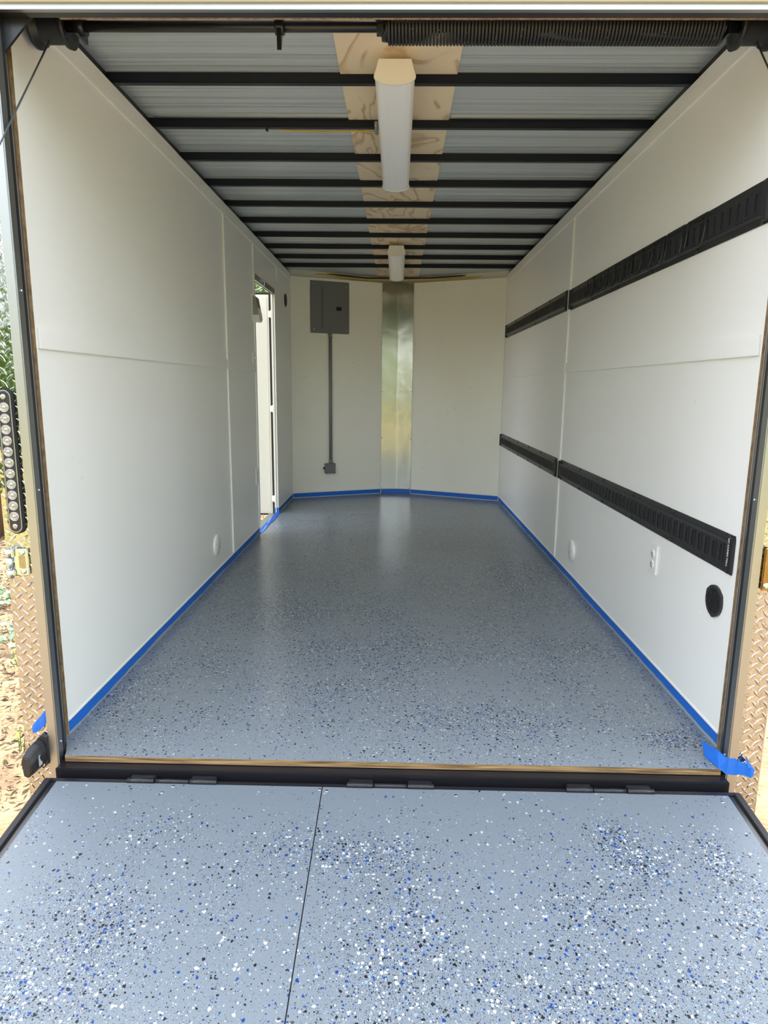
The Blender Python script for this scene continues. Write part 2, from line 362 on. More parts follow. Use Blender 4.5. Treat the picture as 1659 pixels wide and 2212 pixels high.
# outer skin above the walls
mb = MB(); mb.box(-1.078, -A_-T-.001, -.02, LEN, H+.004, ZR-.001); mb.box(A_+T+.001, 1.078, -.02, LEN, H+.004, ZR-.001); mb.build('top_rail', M['black_steel'], ce)

ords = ['first', 'second', 'third', 'fourth', 'fifth', 'sixth', 'seventh', 'eighth', 'ninth', 'tenth']
src = None
for i in range(10):
    y = .6608 + i*.3988
    lab = 'black steel roof bow across the ceiling, %s from the rear opening' % ords[i]
    if src is None:
        src = thing('roof_bow', lab, 'roof beam', (0, y, H+.001), 0, 'roof bows across the ceiling')
        mb = MB(); mb.box(-1.03, 1.03, y-.027, y, H+.004, ZR-.0005, .002); bar = mb.build('bar', M['black_bow'], src)
    else:
        c = src.copy(); COL.objects.link(c); c.location.y = y; c['label'] = lab; WM[c.name] = Matrix.Translation((0, y, H+.001))
        d = bar.copy(); COL.objects.link(d); d.parent = c

ps = thing('plywood_board', 'long blotchy tan plywood board down the middle of the ceiling, above the lights', 'plywood board', (0, .2, ZR-.006))
MB().box(-.207, .2, .2, 4.86, ZR-.0055, ZR-.0008).build('board', M['plywood'], ps)

# ------------------------------------------------------------------ trims
tn = [1]
def trim(mb, m=None):
    tn[0] += 1; return struct('trim_%d' % tn[0], mb, m or M['trim'])
B = .006
mb = MB(); mb.prism([(-A_, 2.062), (-A_+B, 2.064), (-A_+B, H), (-A_, H)], 1, .0, LEN-.003); trim(mb, M['wall'])
mb = MB(); mb.prism([(A_, 2.062), (A_-B, 2.064), (A_-B, H), (A_, H)], 1, .0, LEN-.003); trim(mb, M['wall'])
mb = MB(); mb.box(-A_, -A_+.009, .004, 2.10, 1.188, 1.245, .0015); mb.box(-A_, -A_+.009, 2.16, 2.90, 1.188, 1.245, .0015); trim(mb, M['wall'])
mb = MB(); mb.box(A_-.009, A_, .004, 2.14, 1.188, 1.245, .0015); mb.box(A_-.009, A_, 2.19, 4.5, 1.188, 1.245, .0015); trim(mb, M['wall'])
mb = MB(); mb.box(-A_, -A_+.009, 2.11, 2.15, .055, 2.062, .003); trim(mb)
mb = MB(); mb.box(A_-.009, A_, 2.145, 2.185, .055, 2.062, .003); trim(mb)
mb = MB(); mb.box(-A_, -A_+.008, 2.905, 2.942, .055, 2.062, .003); trim(mb)
mb = MB(); mb.box(-A_, -A_+.007, 3.80, 3.83, 1.95, 2.062, .003); trim(mb)
for sx in (-1, 1):
    dd = Vector((-sx*.86, .38, 0)).normalized(); nn = Vector((-sx*.38, -.86, 0)).normalized(); p0 = Vector((sx*A_, LEN, 0))
    def q8(s0, s1, t, z0, z1, p0=p0, dd=dd, nn=nn):
        a, b = p0+dd*s0, p0+dd*s1
        return [a+Vector((0, 0, z0)), b+Vector((0, 0, z0)), b+nn*t+Vector((0, 0, z0)), a+nn*t+Vector((0, 0, z0)),
                a+Vector((0, 0, z1)), b+Vector((0, 0, z1)), b+nn*t+Vector((0, 0, z1)), a+nn*t+Vector((0, 0, z1))]
    MBt = MB().hull(q8(.0, .935, .006, 2.035, 2.105)); trim(MBt, M['front_wall'])
    trim(MB().hull(q8(.0, .055, .005, .05, 2.034)), M['front_wall'])
    # cream sealant line low on the wall
    trim(MB().hull(q8(.0, .938, .007, .047, .062)), M['caulk'])
    mb = MB()
    segs = ((0.001, D0-.02), (D1+.02, LEN-.002)) if sx < 0 else ((0.001, LEN-.002),)
    for a, b in segs: mb.prism([(sx*A_, .046), (sx*(A_-.003), .0462), (sx*(A_-.003), .051), (sx*A_, .056)], 1, a, b)
    o = struct('baseboard_%s' % ('left' if sx < 0 else 'right'), mb, M['caulk'])
# thin painted-over tape bottoms below the blue
# ------------------------------------------------------------------ masking tape
def tape(label, mb, loc):
    o = thing('masking_tape', label, 'tape', loc, 0, None); mb.build('strip', M['tape'], o); return o
def strip_x(sx, y0, y1, seed):
    """vertical tape on a side wall with a ragged painted lower border"""
    rnd = random.Random(seed); blue = MB(); grey = MB(); n = int((y1-y0)/.02); prev = None
    h = .011
    for i in range(n+1):
        y = y0+(y1-y0)*i/n
        h += (rnd.random()-.5)*.003; h = min(.015, max(.006, h))
        if i == 0: h0 = h
        v = (y, h)
        if prev:
            (ya, ha), (yb, hb) = prev, v; x = sx*(A_-.0012); x2 = sx*(A_-.0016); xo = sx*(A_-.0001)
            blue.hull([(x, ya, ha), (x, yb, hb), (x, yb, .046), (x, ya, .046), (xo, ya, ha), (xo, yb, hb), (xo, yb, .046), (xo, ya, .046)])
            grey.hull([(x2, ya, .0005), (x2, yb, .0005), (x, yb, hb), (x, ya, ha), (xo, ya, .0005), (xo, yb, .0005), (xo, yb, hb), (xo, ya, ha)])
        prev = v
    return blue, grey
for sx, (y0, y1), lab in ((-1, (.0, D0-.03), 'long blue masking tape along the left wall foot, rear edge to side doorway'),
                          (-1, (D1+.03, LEN-.01), 'short blue masking tape at the left wall foot between side doorway and front corner'),
                          (1, (.0, LEN-.01), 'long blue masking tape along the foot of the right wall')):
    b_, g_ = strip_x(sx, y0, y1, 5+int(y0*10)+sx)
    o = tape(lab, b_, (sx*(A_-.001), (y0+y1)/2, .001)); g_.build('painted_border', M['paint_grey'], o)
for sx, lab in ((-1, 'blue masking tape along the foot of the front left wall, below the breaker panel'), (1, 'blue masking tape along the foot of the front right wall')):
    dd = Vector((-sx*.86, .38, 0)).normalized(); nn = Vector((-sx*.38, -.86, 0)).normalized(); p0 = Vector((sx*A_, LEN, 0))
    mb = MB(); a, b = p0+dd*.004+nn*.0003, p0+dd*.936+nn*.0003
    t = nn*.0012; Z0, Z1 = Vector((0, 0, .004)), Vector((0, 0, .047))
    mb.hull([a+Z0, b+Z0, b+t+Z0, a+t+Z0, a+Z1, b+Z1, b+t+Z1, a+t+Z1])
    tape(lab, mb, (sx*.6, 4.72, .003))
mb = MB(); mb.hull([(-NX+.004, NY-.012, .004), (NX-.004, NY-.012, .004), (NX-.004, NY-.010, .004), (-NX+.004, NY-.010, .004),
                    (-NX+.004, NY-.012, .047), (NX-.004, NY-.012, .047), (NX-.004, NY-.010, .047), (-NX+.004, NY-.010, .047)])
tape('short blue masking tape at the foot of the folded aluminium corner sheet', mb, (0, NY-.011, .003))
mb = MB()
pth = [(D0-.03, 0.0), (D0+.1, .006), (D0+.3, .0), (D0+.5, .008), (D0+.65, .002), (D1+.03, .0)]
for (ya, ja), (yb, jb) in zip(pth, pth[1:]):
    mb.hull([(-A_+.012+ja, ya, .001), (-A_+.012+jb, yb, .001), (-A_-.02, yb, .001), (-A_-.02, ya, .001), (-A_+.012+ja, ya, .004), (-A_+.012+jb, yb, .004), (-A_-.02, yb, .010), (-A_-.02, ya, .010)])
mb.box(-A_-.03, -A_-.002, D1-.004, D1-.002, .001, .05); mb.box(-A_-.001, -A_+.004, D1-.002, D1+.03, .001, .05)
tape('blue masking tape across the sill of the open side doorway', mb, (-A_, 3.35, .001))
# loose tape wrapped round the right post onto the diamond plate
mb = MB()
top = [(.952, -.030, .040), (.970, -.095, .046), (.986, -.1275, .040), (1.006, -.1285, .040), (1.012, -.132, .034), (1.032, -.136, .030), (1.045, -.145, .027), (1.056, -.144, .014)]
bot = [(.952, -.060, .0025), (.966, -.118, .0020), (.984, -.1285, -.010), (1.006, -.1295, -.012), (1.014, -.133, -.008), (1.032, -.138, -.007), (1.045, -.147, -.010), (1.052, -.146, -.004)]
for i in range(len(top)-1):
    off = Vector((.0005, .0012, 0))
    a, b, c, d = [Vector(v) for v in (top[i], top[i+1], bot[i+1], bot[i])]
    mb.hull([a, b, c, d, a+off, b+off, c+off, d+off])
mb.hull([Vector(v) for v in ((1.030, -.137, .044), (1.036, -.138, .044), (1.046, -.147, .022), (1.036, -.145, .022), (1.030, -.135, .044), (1.036, -.136, .044), (1.046, -.144, .022), (1.036, -.142, .022))])
tape('loose crumpled piece of blue tape wrapped round the right post onto diamond plate', mb, (.98, -.12, .0))

# ------------------------------------------------------------------ rear door frame
fr = thing('door_1', None, None, (0, -.05, -.1), kind='structure')
for sx in (-1, 1):
    mb = MB(); mb.prism([(sx*1.0255, -.0005), (sx*.984, -.088), (sx*.985, -.112), (sx*1.066, -.112), (sx*1.066, -.0005)], 2, -.09, 2.10)
    mb.build('post', M['black_steel'], fr)
    mb = MB(); mb.box(*sorted((sx*.9845, sx*.9875)), -.1255, -.093, -.085, 2.03)
    o = mb.build('seal_strip', M['alu_side'], fr)
    for z in (1.33, .80, .04): MB().lathe((sx*.9843, -.108, z), (-sx, 0, 0), [(0, .0045), (.002, .004), (.003, .002)], 10).build('screw', M['chrome'], o)
    mb = MB(); mb.box(*sorted((sx*.9875, sx*1.0125)), -.1275, -.113, -.087, 2.03, .0008)
    o = mb.build('aluminium_trim', M['alu'], fr)
    # corner gusset
    mb = MB(); mb.prism([(sx*.985, 1.905), (sx*.875, 2.02), (sx*.875, 2.10), (sx*1.02, 2.10), (sx*1.02, 1.865)], 1, -.088, -.080)
    mb.build('gusset', M['black_steel'], fr)
mb = MB(); mb.box(-1.02, 1.02, -.112, -.0895, 1.979, 2.10); mb.build('header', M['black_steel'], fr)
mb = MB(); mb.box(-1.012, 1.012, -.1275, -.1125, 1.9785, 1.9925, .0008); mb.build('aluminium_trim', M['alu'], fr)
mb = MB(); mb.box(-1.07, 1.07, -.14, -.1125, 1.993, 2.06, .003); mb.build('roof_rail', M['bright_white'], fr)
mb = MB(); mb.box(-.87, .93, -.0295, -.0205, 2.0085, 2.10); mb.build('plywood_strip', M['ply_edge'], fr)
mb = MB(); mb.box(-1.0, 1.0, -.019, .0, 2.03, 2.10); mb.box(-1.0, 1.0, -.088, -.0, 2.101, ZR-.001); mb.build('roof_plate', M['black_steel'], fr)
# sill
mb = MB(); mb.box(-.984, .984, -.155, -.1215, -.085, -.0205, .003); mb.box(-.984, .984, -.121, -.0, -.09, -.0185)
mb.build('sill', M['black_steel'], fr)
mb = MB(); mb.box(-.99, .99, -.1765, -.1555, -.12, -.062); mb.build('sill_angle', M['black_steel'], fr)

# ------------------------------------------------------------------ ramp door
RS, RY, RZ = .1185, -.19, -.039
def rz(y): return RZ + RS*(y-RY)
rp = thing('ramp_door', 'lowered ramp door with pale blue-grey flaked surface and black steel edges', 'ramp', (0, -1.2, rz(-1.2)-.04))
def slab(x0, x1, y0, y1, zt, zb):
    return [(x0, y0, rz(y0)+zb), (x1, y0, rz(y0)+zb), (x1, y1, rz(y1)+zb), (x0, y1, rz(y1)+zb), (x0, y0, rz(y0)+zt), (x1, y0, rz(y0)+zt), (x1, y1, rz(y1)+zt), (x0, y1, rz(y1)+zt)]
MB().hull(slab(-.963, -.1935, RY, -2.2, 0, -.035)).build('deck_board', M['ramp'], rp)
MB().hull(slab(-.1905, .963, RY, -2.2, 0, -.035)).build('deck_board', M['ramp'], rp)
MB().hull(slab(-.1936, -.1904, RY, -2.2, -.003, -.034)).build('seam', M['rubber'], rp)
for sx in (-1, 1):
    xa, xb = sorted((sx*.9635, sx*.982)); MB().hull(slab(xa, xb, RY+.004, -2.2, -.003, -.05)).build('edge_channel', M['black_steel'], rp)
    xa, xb = sorted((sx*.982, sx*.998)); MB().hull(slab(xa, xb, RY+.004, -2.2, .006, -.06)).build('edge_flange', M['rubber'], rp)
MB().hull(slab(-.998, .998, RY+.012, RY+.0005, .001, -.05)).build('hinge_edge', M['black_steel'], rp)
MB().hull(slab(-.9, .9, -2.21, -2.6, -.01, -.02)).build('flap', M['black_steel'], rp)
for (x, y) in ((-.199, -.2), (-.178, -.205), (-.206, -.832), (-.178, -.838), (-.643, -.226), (.189, -.212), (.935, -.215), (-.62, -.20), (.6, -.21)):
    MB().lathe((x, y, rz(y)-.001), (0, 0, 1), [(0, .0055), (.0016, .005), (.0018, .002)], 12).build('screw', M['chrome'], rp)
for xa, xb in ((-.758, -.498), (-.122, .128), (.506, .755)):
    h = bpy.data.objects.new('hinge', None); COL.objects.link(h); h.parent = rp; WM[h.name] = WM[rp.name]
    w3 = (xb-xa)
    mb = MB()
    for u0, u1, r in ((0, .30, .0085), (.31, .69, .007), (.70, 1, .0085)): mb.cyl((xa+w3*u0, -.1835, -.036), (xa+w3*u1, -.1835, -.036), r, n=14)
    mb.box(xa+.004, xa+w3*.30, -.184, -.158, -.052, -.031, .003); mb.box(xa+w3*.70, xb-.004, -.184, -.158, -.052, -.031, .003)
    mb.box(xa+w3*.31, xa+w3*.69, -.189, -.170, -.055, -.040, .002)
    mb.build('knuckle', M['black_steel'], h)

# ------------------------------------------------------------------ diamond plate corners
def diamond_plate(sx, label):
    t = thing('diamond_plate', label, 'corner plate', (sx*1.045, -.115, -.15))
    mb = MB(); x0, x1 = sorted((sx*1.0128, sx*1.083)); mb.box(x0, x1, -.118, -.112, -.15, 2.06)
    px, pz = .033, .034; rnd = random.Random(3)
    def loz(cx, cz, ang):
        if not (x0-.004 < cx < x1+.004): return
        L_, W_, Hh = .0155, .0042, .0016
        d = Vector((math.cos(ang), 0, math.sin(ang))); n = Vector((-math.sin(ang), 0, math.cos(ang))); c = Vector((cx, -.118, cz)); up = Vector((0, -1, 0))
        ring = [c+d*L_*a+n*W_*b for a, b in ((1, 0), (.45, .8), (0, 1), (-.45, .8), (-1, 0), (-.45, -.8), (0, -1), (.45, -.8))]
        inn = [c+d*L_*a*.72+n*W_*b*.55+up*Hh for a, b in ((1, 0), (.45, .8), (0, 1), (-.45, .8), (-1, 0), (-.45, -.8), (0, -1), (.45, -.8))]
        ring = [Vector((min(x1, max(x0, v.x)), v.y, v.z)) for v in ring]; inn = [Vector((min(x1, max(x0, v.x)), v.y, v.z)) for v in inn]
        R = [mb.bm.verts.new(v) for v in ring]; I = [mb.bm.verts.new(v) for v in inn]
        for i in range(8): mb.bm.faces.new((R[i], R[(i+1) % 8], I[(i+1) % 8], I[i]))
        mb.bm.faces.new(I)
    k = 0; z = -.135
    while z < 2.04:
        for j in range(4):
            cx = sx*1.0128 + sx*(j*px+.002)
            loz(cx, z, math.radians(-48)); loz(cx+sx*px/2, z+pz*.5, math.radians(42))
        z += pz
    pl = mb.build('plate', M['diamond'], t)
    mb = MB(); x2, x3 = sorted((sx*1.079, sx*1.090)); mb.box(x2, x3, -.114, -.02, -.15, 2.06); mb.build('side_return', M['diamond'], t)
    mb = MB(); mb.box(*sorted((sx*1.02, sx*1.092)), -.122, -.110, -.30, -.152, .002); mb.build('bumper_end', M['alu'], t)
    return t
diamond_plate(-1, 'polished diamond plate corner guard left of the rear opening'); diamond_plate(1, 'polished diamond plate corner guard right of the rear opening')

# tail light
def tail_light(x, z0, z1, label):
    t = thing('tail_light', label, 'tail light', (x, -.119, z0))
    w = .019
    def capsule(w, y0, y1, m, name, par):
        pts = []
        for i in range(13): a = math.pi*i/12; pts.append((x+w*math.cos(a), z1-.019+w*math.sin(a)))
        for i in range(13): a = math.pi+math.pi*i/12; pts.append((x+w*math.cos(a), z0+.019+w*math.sin(a)))
        mb = MB(); mb.prism(pts, 1, y0, y1); return mb.build(name, m, par)
    capsule(.0225, -.126, -.1186, M['rubber'], 'gasket', t)
    bz = capsule(.0185, -.131, -.1262, M['alu_side'], 'bezel', t)
    capsule(.0150, -.1322, -.1312, M['black_plastic'], 'reflector', t)
    zz = [z0+.047+(z1-z0-.094)*i/10 for i in range(11)]
    for z in zz:
        l = MB().lathe((x, -.1323, z), (0, -1, 0), [(0, .0132), (.001, .0134), (.002, .0128), (.0021, .0115), (.0012, .0112), (.0012, .0098), (.0024, .0095), (.0024, .0078), (.0014, .0075), (.0014, .005), (.004, .0035), (.0045, .001)], 24).build('led_lens', M['glass_lens'], t)
    for z in (z0+.019, z1-.019): MB().lathe((x, -.1323, z), (0, -1, 0), [(0, .0075), (.002, .007), (.0025, .003)], 16).build('screw', M['alu'], t)
    return t
tail_light(-1.0460, .682, 1.074, 'vertical clear tail light with a row of eleven round lenses on left diamond plate')

# gate hinge left, bronze latch bracket right
t = thing('gate_hinge', 'shiny zinc hinge with two round bolts on the left diamond plate below the tail light', 'hinge', (-1.045, -.12, .555))
mb = MB(); mb.box(-1.062, -1.0225, -.128, -.1195, .560, .636, .002); mb.build('leaf', M['chrome'], t)
mb = MB(); mb.cyl((-1.073, -.132, .553), (-1.073, -.132, .575), .0095, n=20); mb.cyl((-1.073, -.132, .576), (-1.073, -.132, .611), .0088, n=20); mb.cyl((-1.073, -.132, .612), (-1.073, -.132, .636), .0095, n=20); mb.build('barrel', M['chrome'], t)
for za, zb in ((.560, .576), (.612, .636)): MB().box(-1.066, -1.0585, -.136, -.1285, za, zb, .002).build('wrap', M['chrome'], t)
mb = MB(); mb.box(-1.048, -1.029, -.1285, -.128, .580, .616); mb.build('stain', M['zinc_stain'], t)
for z in (.571, .625): MB().lathe((-1.037, -.1285, z), (0, -1, 0), [(0, .0085), (.003, .0075), (.005, .004), (.0052, .001)], 16).build('bolt', M['chrome'], t)
t = thing('latch_bracket', 'bronze coloured steel bracket with a bolt on the right diamond plate', 'bracket', (1.045, -.12, .55))
mb = MB(); mb.box(1.0165, 1.062, -.134, -.1255, .550, .668, .003); mb.box(1.022, 1.06, -.1255, -.1196, .553, .665); mb.build('bracket', M['brass_zinc'], t)
MB().lathe((1.028, -.1342, .565), (0, -1, 0), [(0, .009), (.003, .008), (.0045, .004)], 16).build('bolt', M['chrome'], t)

# black plastic housing at lower left
t = thing('lamp_housing', 'black plastic housing with grey sticker and two screws, low on the left diamond plate', 'plastic housing', (-1.04, -.12, -.04))
mb = MB()
fl_ = [(-1.040, .062), (-1.028, .072), (-1.012, .066), (-1.012, .022), (-1.014, -.02), (-1.026, -.032), (-1.041, -.026), (-1.047, .0), (-1.048, .04)]
mb.prism(fl_, 1, -.136, -.1195); mb.build('flange', M['black_plastic'], t)
mb = MB()
sec = lambda cx, cz, w, h, y: [(cx-w, y, cz+h*.45), (cx-w*.45, y, cz+h), (cx+w*.55, y, cz+h*.8), (cx+w, y, cz+h*.2), (cx+w*.9, y, cz-h*.55), (cx+w*.2, y, cz-h), (cx-w*.65, y, cz-h*.8)]
rings = [sec(-1.030, .020, .017, .043, -.136), sec(-1.034, .018, .018, .042, -.160), sec(-1.040, .012, .017, .040, -.180), sec(-1.046, .003, .014, .034, -.194)]
R = [[mb.bm.verts.new(p) for p in rg] for rg in rings]
for a, b in zip(R, R[1:]):
    for i in range(7): mb.bm.faces.new((a[i], a[(i+1) % 7], b[(i+1) % 7], b[i]))
mb.bm.faces.new(R[0]); mb.bm.faces.new(R[-1]); bmesh.ops.bevel(mb.bm, geom=mb.bm.edges[:], offset=.0022, segments=2, affect='EDGES')
bd = mb.build('body', M['black_plastic'], t)
mb = MB(); mb.hull([(-1.0195, -.158, .030), (-1.0195, -.172, .026), (-1.0198, -.172, -.006), (-1.0195, -.158, -.004), (-1.0172, -.158, .030), (-1.0195, -.172, .026), (-1.0192, -.172, -.006), (-1.0172, -.158, -.004)]); mb.build('sticker', M['label'], t)
for z, x in ((.056, -1.036), (-.022, -1.026)): MB().lathe((x, -.1362, z), (0, -1, 0), [(0, .0048), (.002, .004), (.0025, .002)], 12).build('screw', M['chrome'], t)
# blue reflection in the plate, built as a crumpled patch in tape colour
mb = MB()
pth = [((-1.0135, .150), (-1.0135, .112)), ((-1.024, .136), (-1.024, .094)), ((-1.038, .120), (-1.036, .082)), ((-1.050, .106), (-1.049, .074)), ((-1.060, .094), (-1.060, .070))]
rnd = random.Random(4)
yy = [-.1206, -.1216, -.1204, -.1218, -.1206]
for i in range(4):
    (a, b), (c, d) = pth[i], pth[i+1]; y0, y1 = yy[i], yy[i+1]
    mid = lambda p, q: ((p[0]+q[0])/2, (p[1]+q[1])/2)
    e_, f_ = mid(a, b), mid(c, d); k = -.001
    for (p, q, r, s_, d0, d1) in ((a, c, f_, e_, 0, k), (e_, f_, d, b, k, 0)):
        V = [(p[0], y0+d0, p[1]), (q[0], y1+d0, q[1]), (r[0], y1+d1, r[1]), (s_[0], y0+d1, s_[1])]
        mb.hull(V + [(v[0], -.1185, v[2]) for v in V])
tape('blue reflection built as a crumpled patch on left diamond plate above the black housing', mb, (-1.04, -.12, .07))

# ------------------------------------------------------------------ ramp spring assembly
Yt, Zt = .09, 2.046
t = thing('torsion_spring', 'black torsion shaft with coil spring and cable drums under the rear header', 'spring assembly', (0, Yt, Zt))
MB().cyl((-.93, Yt, Zt), (.93, Yt, Zt), .0135, n=20).build('shaft', M['black_steel'], t)
mb = MB(); path = []; n_turn = 96; rr = .040
N_ = n_turn*14
for i in range(N_+1):
    a = 2*math.pi*i/14; x = -.035+(.89)*i/N_; path.append((x, Yt+rr*math.cos(a), Zt+rr*math.sin(a)))
mb.tube(path, .0042, 6); mb.build('coil_spring', M['spring'], t)
# paint dabs on the coil
mb = MB(); rnd = random.Random(9)
for k in range(10):
    x = .03+k*.074
    for j in range(5):
        a = math.radians(-150+rnd.random()*110); c = Vector((x+rnd.uniform(-.004, .006), Yt+.0445*math.cos(a), Zt+.0445*math.sin(a))); 
        mb.lathe(c, (0, math.cos(a), math.sin(a)), [(0, .0016), (.0006, .0012)], 6)
mb.build('paint_dabs', M['chip_l'], t)['kind'] = 'stuff'
mb = MB(); mb.lathe((-.062, Yt, Zt), (1, 0, 0), [(0, .022), (.012, .022), (.014, .034), (.03, .036), (.045, .030)], 24); mb.box(-.066, -.042, Yt-.012, Yt+.03, Zt, ZR-.02, .003)
mb.build('winding_cone', M['black_steel'], t)
MB().cyl((-.052, Yt-.02, Zt-.022), (-.052, Yt-.052, Zt-.028), .0105, n=6).build('bolt', M['spring'], t)
for sx in (-1, 1):
    MB().lathe((sx*.995, Yt, Zt), (-sx, 0, 0), [(0, .054), (.010, .054), (.011, .047), (.020, .049), (.021, .041)] + [(.021+.0035*i, .041+(.0015 if i % 2 else -.0015)) for i in range(1, 18)] + [(.084, .041), (.085, .052), (.096, .055), (.097, .046), (.092, .040), (.088, .018)], 36).build('cable_drum', M['spring'], t)
    mb = MB(); mb.prism([(Yt-.03, Zt-.03), (Yt+.035, Zt-.03), (Yt+.035, ZR-.03), (Yt-.03, ZR-.03)], 0, *sorted((sx*.865, sx*.872))); mb.cyl((sx*.855, Yt, Zt), (sx*.88, Yt, Zt), .024, n=20)
    mb.build('end_bracket', M['black_steel'], t)
mb = MB(); mb.prism([(Yt-.02, Zt+.02), (Yt+.02, Zt+.02), (Yt+.012, Zt-.02), (Yt-.012, Zt-.062)], 0, -.331, -.319); mb.cyl((-.325-.012, Yt, Zt), (-.325+.012, Yt, Zt), .02, n=20)
mb.build('shaft_hanger', M['black_steel'], t)
for sx, lab in ((-1, 'thin steel cable running from the left drum down past the left post'), (1, 'thin steel cable running from the right drum down past the right post')):
    o = MB()
    a = Vector((sx*.955, Yt-.005, Zt-.040)); d = Vector((sx*.985, -.157, 1.66)) - a
    o.cyl(a, a+d*5.3, .0023, n=8); ob = o.build('steel_cable', M['cable']); tag(ob, lab, 'cable')

# ------------------------------------------------------------------ ceiling lights
def ceiling_light(y0, label, first=None):
    t = thing('ceiling_light', label, 'ceiling light', (-.0155, y0, 2.13), 0, 'white batten lights on the ceiling')
    Lg = 1.2; cx = -.0155
    prof = lambda e: [(cx-.053, 2.1325), (cx-.058-e, 2.105)] + [(cx-(.066+e)*math.cos(a), 2.083-(.024+e)*math.sin(a)) for a in [math.pi*i/16 for i in range(17)]] + [(cx+.058+e, 2.105), (cx+.053, 2.1325)]
    MB().prism(prof(.0025), 1, y0, y0+.012).build('end_cap', M['endcap'], t)
    MB().prism(prof(.0025), 1, y0+Lg-.012, y0+Lg).build('end_cap', M['endcap'], t)
    lens = [(cx-.052, 2.0905)] + [(cx-.060*math.cos(a), 2.083-.024*math.sin(a)) for a in [math.pi*i/16 for i in range(1, 16)]] + [(cx+.052, 2.0905)]
    body = prof(-.001)
    o = MB().prism(body, 1, y0+.0125, y0+Lg-.0125).build('housing', M['white_plastic'], t)
    lens = [(cx-.052*math.cos(a)/math.cos(0), 2.0835-.0246*math.sin(a)*1.0) for a in [math.pi*i/20 for i in range(21)]]
    lens = [(cx+.054*u, 2.083-.0248*math.sqrt(max(0, 1-(.054*u/.066)**2))) for u in [-1+i/10 for i in range(21)]]
    lens2 = lens + [(cx+.054, 2.09), (cx-.054, 2.09)]
    MB().prism(lens2, 1, y0+.0126, y0+Lg-.0126).build('diffuser', M['lens_pl'], t)
    return t
ceiling_light(.462, 'large near white batten light on the ceiling, closer to the rear opening')
ceiling_light(3.30, 'far white batten light on the ceiling, above the nose end')
o = thing('conduit_stub', 'short silver conduit end on the roof bow beside the near light', 'conduit', (-.093, .99, 2.12))
MB().cyl((-.093, .975, 2.128), (-.093, 1.055, 2.118), .0075, n=14).build('pipe', M['alu'], o)
def wire(label, pts, m, r=.003):
    P = []
    for i in range(len(pts)-1):
        a, b = Vector(pts[i]), Vector(pts[i+1]); P += [a.lerp(b, k/6) for k in range(6)]
    P.append(Vector(pts[-1])); ob = MB().tube(P, r, 6).build('wire', m); return tag(ob, label, 'wire')
wire('yellow wire along the second roof bow left of the near light', [(-.56, 1.068, 2.142), (-.45, 1.068, 2.131), (-.3, 1.068, 2.127), (-.19, 1.068, 2.131), (-.10, 1.066, 2.128)], M['yellow_wire'])
wire('yellow wires bundled along the top of the front walls under the roof', [(-1.0, 4.60, 2.135), (-.7, 4.70, 2.145), (-.45, 4.80, 2.128), (-.28, 4.85, 2.125), (0, 4.86, 2.118), (.2, 4.85, 2.128), (.4, 4.80, 2.122), (.7, 4.70, 2.13), (1.0, 4.60, 2.14)], M['yellow_wire'], .006)
wire('black wire along the top of the front walls under the roof', [(-1.0, 4.62, 2.150), (-.6, 4.75, 2.150), (-.3, 4.86, 2.140), (0, 4.88, 2.142), (.3, 4.86, 2.145), (.6, 4.76, 2.152), (1.0, 4.62, 2.15)], M['rubber'], .006)
# cable ties on bow 2
for x, lab in ((-.545, 'black cable tie on the second roof bow, left side'),):
    ob = MB().box(x-.003, x+.003, 1.029, 1.0605+.003, H-.003, H+.006).box(x-.002, x+.002, 1.028, 1.0305, H-.012, H-.003).build('cable_tie', M['rubber']); tag(ob, lab, 'cable tie')

